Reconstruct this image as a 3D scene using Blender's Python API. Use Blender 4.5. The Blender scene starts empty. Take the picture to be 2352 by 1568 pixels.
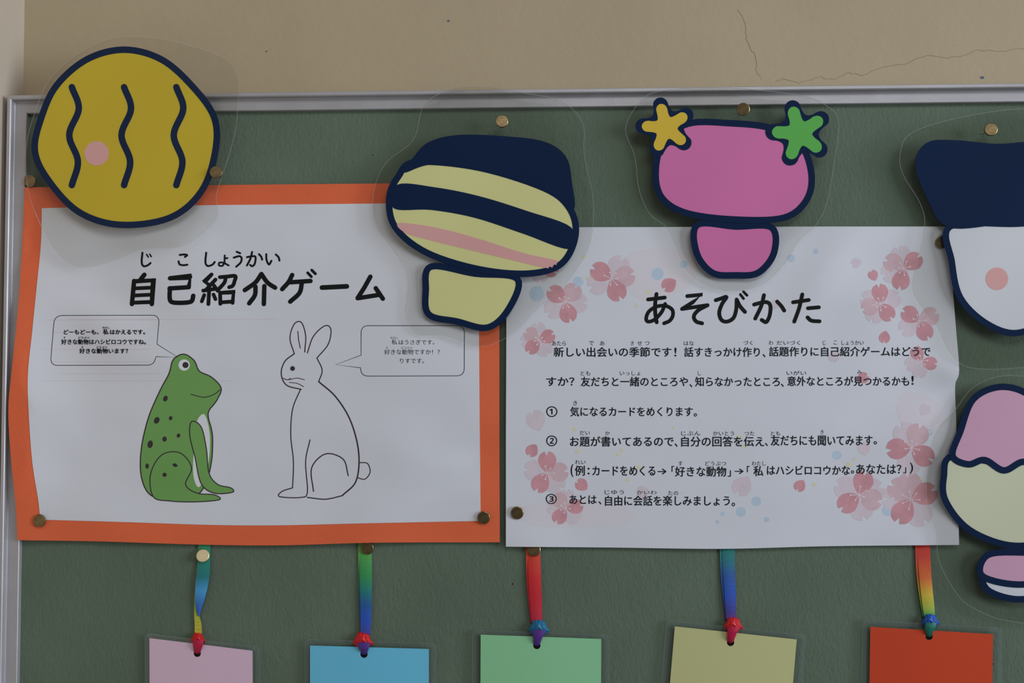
import bpy, bmesh, math, random
from mathutils import Vector, Matrix, noise
random.seed(4)
SC = bpy.context.scene
COL = SC.collection
W, H = 2352, 1568

# ------------------------------------------------------------------ camera, light, exposure
LENS = 35.0
FPX = LENS / 36.0 * W                 # focal length in pixels
DIST = 0.924                          # camera to board, metres
EYE = Vector((0.0, -DIST, 1.50))
PITCH, YAW, ROLL = math.radians(2.55), math.radians(1.34), math.radians(-0.29)
cam_data = bpy.data.cameras.new('camera')
cam_data.lens = LENS
cam_data.sensor_width = 36.0
cam_data.clip_start = 0.01
cam = bpy.data.objects.new('camera', cam_data)
COL.objects.link(cam)
CAMROT = (Matrix.Rotation(YAW, 3, 'Z') @ Matrix.Rotation(math.pi / 2 + PITCH, 3, 'X') @ Matrix.Rotation(ROLL, 3, 'Z'))
cam.matrix_world = Matrix.Translation(EYE) @ CAMROT.to_4x4()
SC.camera = cam
cam_data.dof.use_dof = False

world = bpy.data.worlds.new('world')
SC.world = world
world.use_nodes = True
world.node_tree.nodes['Background'].inputs[0].default_value = (0.84, 0.86, 0.90, 1)
world.node_tree.nodes['Background'].inputs[1].default_value = 0.12


def area(name, loc, target, sx, sy, power, color):
    d = bpy.data.lights.new(name, 'AREA')
    d.shape = 'RECTANGLE'
    d.size, d.size_y = sx, sy
    d.energy = power
    d.color = color
    o = bpy.data.objects.new(name, d)
    COL.objects.link(o)
    o.location = loc
    o.rotation_euler = (Vector(target) - Vector(loc)).to_track_quat('-Z', 'Y').to_euler()
    return o


area('high_window_light', (0.65, -1.70, 2.80), (0.15, 0, 1.45), 1.3, 0.6, 11.0, (0.93, 0.96, 1.0))
area('side_window_light', (3.6, -1.75, 1.85), (0, 0, 1.5), 1.6, 1.7, 92.0, (0.83, 0.915, 1.04))
SC.view_settings.view_transform = 'Standard'
SC.view_settings.look = 'None'
SC.view_settings.exposure = 0.0
SC.view_settings.gamma = 1.0
SC.view_settings.use_curve_mapping = False


# ------------------------------------------------------------------ the board's own coordinates
def P(px, py, y=0.0):
    """point of the board plane (or a plane parallel to it at depth y) from its place in the photograph"""
    d = CAMROT @ Vector(((px - W / 2) / FPX, -(py - H / 2) / FPX, -1.0))
    t = (y - EYE.y) / d.y
    return EYE + d * t


# ------------------------------------------------------------------ materials
MATS = {}


def mat(name, rgb, rough=0.6, metal=0.0, vary=0.0, vscale=60.0, bump=0.0, bscale=400.0, spec=0.4, coat=0.0):
    if name in MATS:
        return MATS[name]
    m = bpy.data.materials.new(name)
    m.use_nodes = True
    nt = m.node_tree
    b = nt.nodes['Principled BSDF']
    b.inputs['Base Color'].default_value = (*rgb, 1)
    b.inputs['Roughness'].default_value = rough
    b.inputs['Metallic'].default_value = metal
    b.inputs['Specular IOR Level'].default_value = spec
    if coat:
        b.inputs['Coat Weight'].default_value = coat
        b.inputs['Coat Roughness'].default_value = 0.12
    tc = nt.nodes.new('ShaderNodeTexCoord')
    if vary:
        n = nt.nodes.new('ShaderNodeTexNoise')
        n.inputs['Scale'].default_value = vscale
        n.inputs['Detail'].default_value = 5
        nt.links.new(tc.outputs['Object'], n.inputs['Vector'])
        r = nt.nodes.new('ShaderNodeValToRGB')
        r.color_ramp.elements[0].position = 0.3
        r.color_ramp.elements[1].position = 0.7
        r.color_ramp.elements[0].color = (*[c * (1 - vary) for c in rgb], 1)
        r.color_ramp.elements[1].color = (*[min(1, c * (1 + vary)) for c in rgb], 1)
        nt.links.new(n.outputs['Fac'], r.inputs['Fac'])
        nt.links.new(r.outputs['Color'], b.inputs['Base Color'])
    if bump:
        n2 = nt.nodes.new('ShaderNodeTexNoise')
        n2.inputs['Scale'].default_value = bscale
        n2.inputs['Detail'].default_value = 6
        nt.links.new(tc.outputs['Object'], n2.inputs['Vector'])
        bp = nt.nodes.new('ShaderNodeBump')
        bp.inputs['Strength'].default_value = bump
        bp.inputs['Distance'].default_value = 0.001
        nt.links.new(n2.outputs['Fac'], bp.inputs['Height'])
        nt.links.new(bp.outputs['Normal'], b.inputs['Normal'])
    MATS[name] = m
    return m


def board_material():
    m = bpy.data.materials.new('green_felt')
    m.use_nodes = True
    nt = m.node_tree
    L = nt.links.new
    b = nt.nodes['Principled BSDF']
    b.inputs['Roughness'].default_value = 0.85
    b.inputs['Specular IOR Level'].default_value = 0.25
    tc = nt.nodes.new('ShaderNodeTexCoord')
    n = nt.nodes.new('ShaderNodeTexNoise')
    n.inputs['Scale'].default_value = 9
    n.inputs['Detail'].default_value = 6
    L(tc.outputs['Object'], n.inputs['Vector'])
    r = nt.nodes.new('ShaderNodeValToRGB')
    r.color_ramp.elements[0].position = 0.3
    r.color_ramp.elements[1].position = 0.75
    r.color_ramp.elements[0].color = (0.120, 0.163, 0.112, 1)
    r.color_ramp.elements[1].color = (0.150, 0.197, 0.138, 1)
    L(n.outputs['Fac'], r.inputs['Fac'])
    # tiny dark pin holes
    v = nt.nodes.new('ShaderNodeTexVoronoi')
    v.inputs['Scale'].default_value = 26
    L(tc.outputs['Object'], v.inputs['Vector'])
    lt = nt.nodes.new('ShaderNodeMath')
    lt.operation = 'LESS_THAN'
    lt.inputs[1].default_value = 0.022
    L(v.outputs['Distance'], lt.inputs[0])
    mx = nt.nodes.new('ShaderNodeMix')
    mx.data_type = 'RGBA'
    L(lt.outputs[0], mx.inputs[0])
    L(r.outputs['Color'], mx.inputs[6])
    mx.inputs[7].default_value = (0.02, 0.02, 0.015, 1)
    L(mx.outputs[2], b.inputs['Base Color'])
    # cloth grain: fine weave plus wrinkled ridges
    mp = nt.nodes.new('ShaderNodeMapping')
    mp.inputs['Scale'].default_value = (520, 520, 260)
    L(tc.outputs['Object'], mp.inputs['Vector'])
    g = nt.nodes.new('ShaderNodeTexNoise')
    g.inputs['Scale'].default_value = 1.0
    g.inputs['Detail'].default_value = 4
    L(mp.outputs[0], g.inputs['Vector'])
    mp2 = nt.nodes.new('ShaderNodeMapping')
    mp2.inputs['Scale'].default_value = (150, 150, 95)
    L(tc.outputs['Object'], mp2.inputs['Vector'])
    g2 = nt.nodes.new('ShaderNodeTexNoise')
    g2.inputs['Scale'].default_value = 1.0
    g2.inputs['Detail'].default_value = 3
    g2.inputs['Distortion'].default_value = 0.5
    L(mp2.outputs[0], g2.inputs['Vector'])
    ad = nt.nodes.new('ShaderNodeMath')
    ad.operation = 'ADD'
    L(g.outputs['Fac'], ad.inputs[0])
    L(g2.outputs['Fac'], ad.inputs[1])
    bp = nt.nodes.new('ShaderNodeBump')
    bp.inputs['Strength'].default_value = 0.42
    bp.inputs['Distance'].default_value = 0.0012
    L(ad.outputs[0], bp.inputs['Height'])
    L(bp.outputs['Normal'], b.inputs['Normal'])
    return m


def laminate(name, tint, gloss=0.045, haze=0.03, rough=0.12, hazecol=(0.75, 0.76, 0.74)):
    m = bpy.data.materials.new(name)
    m.use_nodes = True
    nt = m.node_tree
    for n in list(nt.nodes):
        nt.nodes.remove(n)
    L = nt.links.new
    out = nt.nodes.new('ShaderNodeOutputMaterial')
    tr = nt.nodes.new('ShaderNodeBsdfTransparent')
    tr.inputs[0].default_value = (*tint, 1)
    df = nt.nodes.new('ShaderNodeBsdfDiffuse')
    df.inputs[0].default_value = (*hazecol, 1)
    gl = nt.nodes.new('ShaderNodeBsdfGlossy')
    gl.inputs['Roughness'].default_value = rough
    gl.inputs['Color'].default_value = (1, 1, 1, 1)
    m1 = nt.nodes.new('ShaderNodeMixShader')
    m1.inputs[0].default_value = haze
    m2 = nt.nodes.new('ShaderNodeMixShader')
    fr = nt.nodes.new('ShaderNodeLayerWeight')
    fr.inputs['Blend'].default_value = 0.12
    mu = nt.nodes.new('ShaderNodeMath')
    mu.operation = 'MULTIPLY_ADD'
    mu.inputs[1].default_value = 0.35
    mu.inputs[2].default_value = gloss * 0.5
    L(fr.outputs['Fresnel'], mu.inputs[0])
    L(tr.outputs[0], m1.inputs[1])
    L(df.outputs[0], m1.inputs[2])
    L(m1.outputs[0], m2.inputs[1])
    L(gl.outputs[0], m2.inputs[2])
    L(mu.outputs[0], m2.inputs[0])
    L(m2.outputs[0], out.inputs[0])
    return m


def ribbon_material(name, stops):
    m = bpy.data.materials.new(name)
    m.use_nodes = True
    nt = m.node_tree
    L = nt.links.new
    b = nt.nodes['Principled BSDF']
    b.inputs['Roughness'].default_value = 0.42
    b.inputs['Sheen Weight'].default_value = 0.15
    uv = nt.nodes.new('ShaderNodeUVMap')
    sp = nt.nodes.new('ShaderNodeSeparateXYZ')
    L(uv.outputs[0], sp.inputs[0])
    r = nt.nodes.new('ShaderNodeValToRGB')
    els = r.color_ramp.elements
    while len(els) > 1:
        els.remove(els[-1])
    for i, (p, c) in enumerate(stops):
        e = els[0] if i == 0 else els.new(p)
        e.position = p
        e.color = (*c, 1)
    L(sp.outputs['Y'], r.inputs['Fac'])
    L(r.outputs['Color'], b.inputs['Base Color'])
    w = nt.nodes.new('ShaderNodeMath')
    w.operation = 'MULTIPLY'
    w.inputs[1].default_value = 480
    L(sp.outputs['Y'], w.inputs[0])
    s = nt.nodes.new('ShaderNodeMath')
    s.operation = 'SINE'
    L(w.outputs[0], s.inputs[0])
    bp = nt.nodes.new('ShaderNodeBump')
    bp.inputs['Strength'].default_value = 0.35
    bp.inputs['Distance'].default_value = 0.0004
    L(s.outputs[0], bp.inputs['Height'])
    L(bp.outputs['Normal'], b.inputs['Normal'])
    return m


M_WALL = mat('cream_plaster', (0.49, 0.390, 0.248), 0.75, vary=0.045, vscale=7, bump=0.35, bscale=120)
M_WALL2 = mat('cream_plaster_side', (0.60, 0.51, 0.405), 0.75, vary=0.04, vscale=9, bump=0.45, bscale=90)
M_CRACK = mat('crack_line', (0.36, 0.285, 0.18), 0.9)
M_MARK = mat('blue_mark', (0.10, 0.14, 0.22), 0.9)
M_FELT = board_material()
M_ALU = mat('brushed_aluminium', (0.49, 0.47, 0.475), 0.42, metal=0.35, vary=0.06, vscale=40, bump=0.08, bscale=500)
M_PAPER = mat('white_paper', (0.765, 0.77, 0.815), 0.55, vary=0.012, vscale=20, bump=0.05, bscale=900)
M_ORANGE = mat('orange_card', (0.86, 0.155, 0.055), 0.7, vary=0.03, vscale=500, bump=0.15, bscale=1500)
M_INK = mat('black_ink', (0.009, 0.010, 0.010), 0.6, spec=0.15)
M_INK2 = mat('dark_blue_ink', (0.014, 0.018, 0.024), 0.6, spec=0.15)
M_LINE = mat('brown_line_ink', (0.045, 0.028, 0.035), 0.5)
M_STREAK = mat('pale_red_streak', (0.72, 0.60, 0.60), 0.55)
M_FROG = mat('leaf_green_ink', (0.185, 0.40, 0.105), 0.55)
M_WHITE = mat('white_ink', (0.82, 0.82, 0.85), 0.55)
M_PET = [mat('rose_petal_ink', (0.70, 0.335, 0.37), 0.55, vary=0.10, vscale=90),
         mat('light_petal_ink', (0.73, 0.50, 0.535), 0.55, vary=0.06, vscale=90),
         mat('faint_petal_ink', (0.75, 0.64, 0.69), 0.55, vary=0.04, vscale=90)]
M_STAMEN = mat('pale_stamen_ink', (0.85, 0.74, 0.77), 0.55)
M_BLUEDOT = mat('faint_blue_ink', (0.56, 0.68, 0.80), 0.55, vary=0.05, vscale=80)
M_YELDOT = mat('faint_yellow_ink', (0.80, 0.76, 0.48), 0.55)
M_WASH = mat('faintest_pink_ink', (0.785, 0.735, 0.775), 0.55)
M_NAVY = mat('navy_paper', (0.004, 0.021, 0.075), 0.5, spec=0.08, coat=0.03)
M_YEL = mat('yellow_paper', (0.77, 0.57, 0.033), 0.5, spec=0.25, coat=0.15)
M_CREAM = mat('pale_yellow_paper', (0.90, 0.87, 0.40), 0.5, spec=0.25, coat=0.15)
M_PINK = mat('bright_pink_paper', (0.88, 0.235, 0.54), 0.5, spec=0.25, coat=0.15)
M_SOFTPINK = mat('soft_pink_paper', (0.84, 0.48, 0.66), 0.5, spec=0.25, coat=0.15)
M_CHEEK = mat('salmon_paper', (0.92, 0.50, 0.48), 0.5, spec=0.25, coat=0.15)
M_LEAF = mat('bright_green_paper', (0.15, 0.58, 0.11), 0.5, spec=0.25, coat=0.15)
M_GOLD = mat('golden_yellow_paper', (0.90, 0.62, 0.06), 0.5, spec=0.25, coat=0.15)
M_OFFW = mat('off_white_paper', (0.87, 0.87, 0.92), 0.5, spec=0.25, coat=0.15)
M_PALE = mat('pale_cream_paper', (0.82, 0.84, 0.60), 0.5, spec=0.25, coat=0.15)
M_BRASS = mat('dim_brass', (0.30, 0.215, 0.105), 0.36, metal=1.0, vary=0.25, vscale=220, bump=0.1, bscale=600)  # colour darkened to paint in the dim room the tack heads reflect
M_STEEL = mat('pin_steel', (0.5, 0.5, 0.5), 0.3, metal=1.0)
M_LAM = laminate('clear_laminate', (0.955, 0.955, 0.942), haze=0.002, gloss=0.022)
M_RIM_GLINT = laminate('laminate_rim_glint', (0.9, 0.9, 0.9), haze=0.14, gloss=0.12, hazecol=(0.9, 0.9, 0.9))  # whitened ring paints the thin line of light a pouch edge catches
M_SLV = laminate('clear_sleeve', (0.965, 0.975, 0.975), haze=0.008, gloss=0.03, hazecol=(0.7, 0.78, 0.78))
M_SLRIM = laminate('sleeve_rim_glint', (0.93, 0.94, 0.94), haze=0.07, gloss=0.10, hazecol=(0.85, 0.88, 0.88))  # pale line painting the same edge glint on the card sleeves
M_SLE = laminate('sleeve_seal', (0.93, 0.95, 0.95), haze=0.05, gloss=0.05, hazecol=(0.7, 0.78, 0.78))


# ------------------------------------------------------------------ object helpers
def tag(o, label, cat, group=None):
    o['label'] = label
    o['category'] = cat
    if group:
        o['group'] = group
    return o


def thing(name, loc, label, cat, group=None):
    o = bpy.data.objects.new(name, None)
    o.empty_display_size = 0.02
    COL.objects.link(o)
    o.location = loc
    return tag(o, label, cat, group)


def link_bm(name, bm, mats, parent=None, smooth=False, origin=None):
    """bm holds world coordinates"""
    off = Vector(parent['_o']) if parent is not None and '_o' in parent else (Vector(origin) if origin else Vector((0, 0, 0)))
    if parent is not None:
        off = world_loc(parent)
    bmesh.ops.translate(bm, verts=bm.verts, vec=-off)
    me = bpy.data.meshes.new(name)
    bm.to_mesh(me)
    bm.free()
    for m in (mats if isinstance(mats, (list, tuple)) else [mats]):
        me.materials.append(m)
    if smooth:
        for p in me.polygons:
            p.use_smooth = True
    o = bpy.data.objects.new(name, me)
    COL.objects.link(o)
    if parent is not None:
        o.parent = parent
    else:
        o.location = off
    return o


def world_loc(o):
    v = Vector((0, 0, 0))
    while o is not None:
        v += o.location
        o = o.parent
    return v


def spline(pts, closed=False, n=8):
    """Catmull-Rom through pts"""
    out = []
    N = len(pts)
    rng = range(N) if closed else range(N - 1)
    for i in rng:
        if closed:
            p0, p1, p2, p3 = pts[(i - 1) % N], pts[i], pts[(i + 1) % N], pts[(i + 2) % N]
        else:
            p1, p2 = pts[i], pts[i + 1]
            p0 = pts[i - 1] if i > 0 else (2 * p1[0] - p2[0], 2 * p1[1] - p2[1])
            p3 = pts[i + 2] if i + 2 < N else (2 * p2[0] - p1[0], 2 * p2[1] - p1[1])
        for k in range(n):
            t = k / n
            out.append(tuple(0.5 * (2 * p1[j] + (p2[j] - p0[j]) * t + (2 * p0[j] - 5 * p1[j] + 4 * p2[j] - p3[j]) * t * t
                                    + (3 * p1[j] - p0[j] - 3 * p2[j] + p3[j]) * t ** 3) for j in (0, 1)))
    if not closed:
        out.append(tuple(pts[-1][:2]))
    return out


def circle(cx, cy, rx, ry=None, n=28, rot=0.0):
    ry = rx if ry is None else ry
    c, s = math.cos(rot), math.sin(rot)
    return [(cx + rx * math.cos(a) * c - ry * math.sin(a) * s, cy + rx * math.cos(a) * s + ry * math.sin(a) * c)
            for a in [2 * math.pi * k / n for k in range(n)]]


def fill_loops(bm, loops, mi=0):
    """fill outer loop minus inner loops; vertices at (px, py, 0)"""
    es = []
    for lp in loops:
        vs = [bm.verts.new((x, y, 0)) for x, y in lp]
        es += [bm.edges.new((vs[i], vs[(i + 1) % len(vs)])) for i in range(len(vs))]
    r = bmesh.ops.triangle_fill(bm, edges=es, use_beauty=True, use_dissolve=False, normal=(0, 0, 1))
    for f in r['geom']:
        if isinstance(f, bmesh.types.BMFace):
            f.material_index = mi


def slice_grid(bm, step):
    xs = [v.co.x for v in bm.verts]
    ys = [v.co.y for v in bm.verts]
    for ax, lo, hi in ((0, min(xs), max(xs)), (1, min(ys), max(ys))):
        k = math.floor(lo / step) + 1
        while k * step < hi:
            co = [0, 0, 0]
            no = [0, 0, 0]
            co[ax] = k * step
            no[ax] = 1
            bmesh.ops.bisect_plane(bm, geom=bm.verts[:] + bm.edges[:] + bm.faces[:], dist=1e-4, plane_co=co, plane_no=no)
            k += 1


def to_world(bm, depth):
    """(px, py, layer depth offset) -> world"""
    for v in bm.verts:
        px, py, dz = v.co
        v.co = P(px, py, depth(px, py) + dz)
    for f in bm.faces:
        f.normal_update()
        if f.normal.y > 0:
            f.normal_flip()


def slab(name, loops, depth, thick, m, parent, grid=None, side=None, smooth=False):
    """a sheet with thickness, its front face at depth(px, py)"""
    bm = bmesh.new()
    fill_loops(bm, loops)
    if grid:
        slice_grid(bm, grid)
    to_world(bm, depth)
    fr = bm.faces[:]
    r = bmesh.ops.extrude_face_region(bm, geom=fr)
    nv = [g for g in r['geom'] if isinstance(g, bmesh.types.BMVert)]
    newf = set(g for g in r['geom'] if isinstance(g, bmesh.types.BMFace))
    bmesh.ops.translate(bm, verts=nv, vec=(0, thick, 0))
    if side is not None:
        for f in bm.faces:
            if abs(f.normal.y) < 0.3 and f not in newf:
                f.material_index = 1
    bmesh.ops.recalc_face_normals(bm, faces=bm.faces[:])
    for e in bm.edges:
        if len(e.link_faces) == 2 and e.calc_face_angle(0) > 0.7:
            e.smooth = False
    smooth = True
    return link_bm(name, bm, [m] + ([side] if side is not None else []), parent, smooth)


class Art:
    """flat printed matter laid on a sheet: polygons in the sheet's plane, each a hair in front of the last layer"""

    def __init__(self, mats, base=0.0):
        self.bm = bmesh.new()
        self.mats = mats
        self.base = base

    def _lift(self, before, layer):
        for v in self.bm.verts:
            if v not in before:
                v.co.z = -layer * 0.00003 - self.base

    def poly(self, pts, mi=0, layer=0, holes=()):
        b = set(self.bm.verts)
        fill_loops(self.bm, [pts] + list(holes), mi)
        self._lift(b, layer)

    def stroke(self, pts, w, mi=0, layer=0, smooth=True, closed=False, taper=False):
        bm = self.bm
        b = set(bm.verts)
        q = spline(pts, closed, 7) if smooth and len(pts) > 2 else list(pts)
        n = len(q)
        L, R = [], []
        for i in range(n):
            if closed:
                a, c = q[(i - 1) % n], q[(i + 1) % n]
            else:
                a, c = q[max(0, i - 1)], q[min(n - 1, i + 1)]
            dx, dy = c[0] - a[0], c[1] - a[1]
            l = math.hypot(dx, dy) or 1
            ww = w / 2
            if taper:
                t = i / (n - 1)
                ww *= 0.35 + 0.65 * math.sin(math.pi * min(1, 0.12 + t * 0.85))
            if not smooth and w > 2.2 and 0 < i < n - 1:      # mitre
                d1 = (q[i][0] - q[i - 1][0], q[i][1] - q[i - 1][1])
                d2 = (q[i + 1][0] - q[i][0], q[i + 1][1] - q[i][1])
                l1, l2 = math.hypot(*d1), math.hypot(*d2)
                cosb = (d1[0] * d2[0] + d1[1] * d2[1]) / (l1 * l2)
                ww /= max(0.6, math.sqrt(max(0.01, (1 + cosb) / 2)))
            L.append(bm.verts.new((q[i][0] - dy / l * ww, q[i][1] + dx / l * ww, 0)))
            R.append(bm.verts.new((q[i][0] + dy / l * ww, q[i][1] - dx / l * ww, 0)))
        for i in range(n if closed else n - 1):
            j = (i + 1) % n
            f = bm.faces.new((L[i], L[j], R[j], R[i]))
            f.material_index = mi
        if not closed and w > 2.2 and not taper:
            for e in (q[0], q[-1]):
                f = bm.faces.new([bm.verts.new((x, y, 0)) for x, y in circle(e[0], e[1], w / 2, n=14)])
                f.material_index = mi
            if not smooth:
                for e in q[1:-1]:
                    f = bm.faces.new([bm.verts.new((x, y, 0)) for x, y in circle(e[0], e[1], w / 2, n=14)])
                    f.material_index = mi
        self._lift(b, layer)

    def text(self, s, x0, x1, y0, y1, bold=0.0, mi=0, layer=0):
        cu = bpy.data.curves.new('lettering', 'FONT')
        cu.body = s
        cu.resolution_u = 3
        ob = bpy.data.objects.new('lettering', cu)
        COL.objects.link(ob)
        dg = bpy.context.evaluated_depsgraph_get()
        me = bpy.data.meshes.new_from_object(ob.evaluated_get(dg))
        bpy.data.objects.remove(ob)
        bpy.data.curves.remove(cu)
        xs = [v.co.x for v in me.vertices]
        ys = [v.co.y for v in me.vertices]
        if xs:
            ax, bx, ay, by = min(xs), max(xs), min(ys), max(ys)
            for k, (ox, oy) in enumerate([(0, 0)] if not bold else [(-bold, -bold * .6), (bold, -bold * .3), (0, bold)]):
                vs = [self.bm.verts.new((x0 + ox + (v.co.x - ax) / (bx - ax) * (x1 - x0), y1 + oy - (v.co.y - ay) / (by - ay) * (y1 - y0),
                                         -layer * 0.00003 - self.base - k * 0.000004)) for v in me.vertices]
                for p in me.polygons:
                    f = self.bm.faces.new([vs[i] for i in p.vertices])
                    f.material_index = mi
        bpy.data.meshes.remove(me)

    def build(self, name, depth, parent, grid=11):
        if grid:
            slice_grid(self.bm, grid)
        to_world(self.bm, depth)
        bmesh.ops.remove_doubles(self.bm, verts=self.bm.verts, dist=1e-7)
        return link_bm(name, self.bm, self.mats, parent, True)


def box_bm(bm, a, b):
    x0, y0, z0 = a
    x1, y1, z1 = b
    v = [bm.verts.new(c) for c in ((x0, y0, z0), (x1, y0, z0), (x1, y1, z0), (x0, y1, z0), (x0, y0, z1), (x1, y0, z1), (x1, y1, z1), (x0, y1, z1))]
    for f in ((0, 1, 2, 3), (4, 5, 6, 7), (0, 1, 5, 4), (1, 2, 6, 5), (2, 3, 7, 6), (3, 0, 4, 7)):
        bm.faces.new([v[i] for i in f])
    bmesh.ops.recalc_face_normals(bm, faces=bm.faces[:])


# ------------------------------------------------------------------ setting: two plaster walls meeting at the left
WALL_Y = 0.028
LIP, FACE = -0.0115, -0.005
XL = (P(10, 300, LIP).x + P(0, 1300, LIP).x) / 2          # left outer edge of the board
ZT = (P(300, 213, LIP).z + P(2200, 194, LIP).z) / 2       # top outer edge
XR, ZB = XL + 1.62, ZT - 0.92
XS = P(55, 100, WALL_Y).x                                 # side wall face
XS = min(XS, XL - 0.0008)
bm = bmesh.new()
box_bm(bm, (XS, WALL_Y, 0.0), (XS + 3.2, WALL_Y + 0.1, 2.6))
wb = link_bm('wall_back', bm, M_WALL)
wb['kind'] = 'structure'
bm = bmesh.new()
box_bm(bm, (XS - 0.1, -0.75, 0.0), (XS, WALL_Y + 0.1, 2.6))
ws = link_bm('wall_left', bm, M_WALL2)
ws['kind'] = 'structure'

wall_d = lambda px, py: WALL_Y - 0.0002
ck = Art([M_CRACK])
for pts in ([(1838, 191), (1880, 178), (1915, 181), (1950, 168), (1985, 172), (2020, 157), (2080, 146), (2130, 128), (2190, 131), (2250, 116), (2300, 119), (2352, 112), (2420, 118), (2500, 104)],
            [(1695, 20), (1712, 60), (1716, 95), (1734, 130), (1738, 165), (1748, 182)],
            [(1780, 188), (1800, 182), (1838, 191)]):
    ck.stroke([(x + random.uniform(-2, 2), y + random.uniform(-2.2, 2.2)) for x, y in spline(pts, n=5)], 1.1, smooth=False, taper=True)
ck.build('crack', wall_d, wb, grid=None)
mk = Art([M_MARK])
mk.poly(circle(2256, 178, 5, 3, 9))
mk.poly(circle(1030, 48, 3, 2.4, 7))
mk.poly(circle(612, 118, 2, 2, 7))
mk.build('mark', wall_d, wb, grid=None)

# ------------------------------------------------------------------ the pinboard
board = thing('bulletin_board', (XL + 0.8, 0.02, ZB), 'green cloth bulletin board in an aluminium frame on the cream wall', 'board')
bm = bmesh.new()
box_bm(bm, (XL + 0.012, 0.0, ZB + 0.012), (XR - 0.012, 0.024, ZT - 0.012))
link_bm('felt_panel', bm, M_FELT, board)
PROFILE = [(0.0, 0.0278), (0.0, LIP + 0.001), (0.0008, LIP), (0.0034, LIP), (0.0042, LIP + 0.0008), (0.0044, FACE - 0.0006), (0.0052, FACE),
           (0.0150, FACE), (0.0156, FACE + 0.0006), (0.0158, 0.0006), (0.0128, 0.0006), (0.0128, 0.0278)]
corners = [(XL, ZT, 1, -1), (XR, ZT, -1, -1), (XR, ZB, -1, 1), (XL, ZB, 1, 1)]
for k in range(4):
    a, b = corners[k], corners[(k + 1) % 4]
    bm = bmesh.new()
    ring = []
    for cx, cz, sx, sz in (a, b):
        ring.append([bm.verts.new((cx + sx * u, y, cz + sz * u)) for u, y in PROFILE])
    n = len(PROFILE)
    for i in range(n):
        bm.faces.new((ring[0][i], ring[0][(i + 1) % n], ring[1][(i + 1) % n], ring[1][i]))
    bm.faces.new(ring[0])
    bm.faces.new(ring[1])
    bmesh.ops.recalc_face_normals(bm, faces=bm.faces[:])
    link_bm('frame_rail', bm, M_ALU, board)


# ------------------------------------------------------------------ left poster
def g(x, c, s, p=2):
    return math.exp(-abs((x - c) / s) ** p)


def dl(px, py):
    """relief of the orange poster: left edge bulges over the frame, soft ripples elsewhere"""
    d = -0.0042
    d -= 0.0016 * g(px, 844, 90) * g(py, 1250, 70)
    d -= 0.0105 * math.exp(-(max(0, px - 20) / 105) ** 2) * g(py, 930, 320, 4)
    d -= 0.0022 * g(px, 330, 150) * g(py, 640, 160)
    d -= 0.0020 * g(px, 520, 180) * g(py, 1215, 60)
    d -= 0.0012 * g(px, 1000, 130) * g(py, 1100, 40)
    d -= 0.0007 * math.sin(px / 95.0 + py / 210.0) + 0.0004
    d -= 0.0006 * math.sin(px / 60.0 - py / 75.0) * g(px, 150, 150)
    d -= 0.0042 * noise.noise(Vector((px / 170.0, py / 95.0, 1.7))) * (0.35 + 0.65 * g(px, 180, 260) * g(py, 650, 330) + 0.4 * g(px, 1000, 200) * g(py, 1120, 130))
    d -= 0.0004 * math.sin((py + 0.25 * px) / 11.0) * g(px, 1060, 60) * g(py, 1120, 70)
    e = P(px, py, -0.006).x - (XL + 0.0163)        # rests on the frame where it reaches over it
    return max(-0.0128, min(d, -0.0030, -0.0070 + max(0.0, e) * 0.3))


o_left = spline([(57, 430), (51, 560), (42, 700), (28, 840), (19, 940), (25, 1050), (36, 1160), (40, 1240)], n=6)
o_bot = spline([(40, 1240), (230, 1243), (450, 1250), (640, 1252), (860, 1246), (1148, 1245)], n=6)
o_right = [(1148, 1245), (1147, 1000), (1147, 740), (1146, 418)]
o_top = spline([(1146, 418), (890, 421), (480, 425), (250, 428), (57, 430)], n=6)
orange_loop = o_left[:-1] + o_bot[:-1] + o_right[:-1] + o_top[:-1]
w_left = spline([(96, 478), (94, 560), (84, 660), (74, 760), (64, 860), (66, 950), (74, 1060), (88, 1150), (92, 1193)], n=6)
w_bot = spline([(92, 1193), (300, 1199), (480, 1205), (640, 1206), (860, 1201), (1104, 1196)], n=6)
w_right = [(1104, 1196), (1102, 1000), (1100, 760), (1100, 464)]
w_top = spline([(1100, 464), (890, 467), (480, 471), (250, 474), (96, 478)], n=6)
white_loop = w_left[:-1] + w_bot[:-1] + w_right[:-1] + w_top[:-1]

pl = thing('poster', P(600, 840, 0), 'white self-introduction game poster with frog and rabbit, mounted on orange card', 'poster')
slab('backing_card', [orange_loop], dl, 0.0005, M_ORANGE, pl, grid=11)['label'] = 'orange card border'
dlw = lambda px, py: dl(px, py) - 0.0004
slab('white_sheet', [white_loop], dlw, 0.0003, M_PAPER, pl, grid=11)
dlp = lambda px, py: dl(px, py) - 0.00053


def crop(ox, oy, s):
    return lambda pts: [(ox + x / s, oy + y / s) for x, y in pts]


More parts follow.
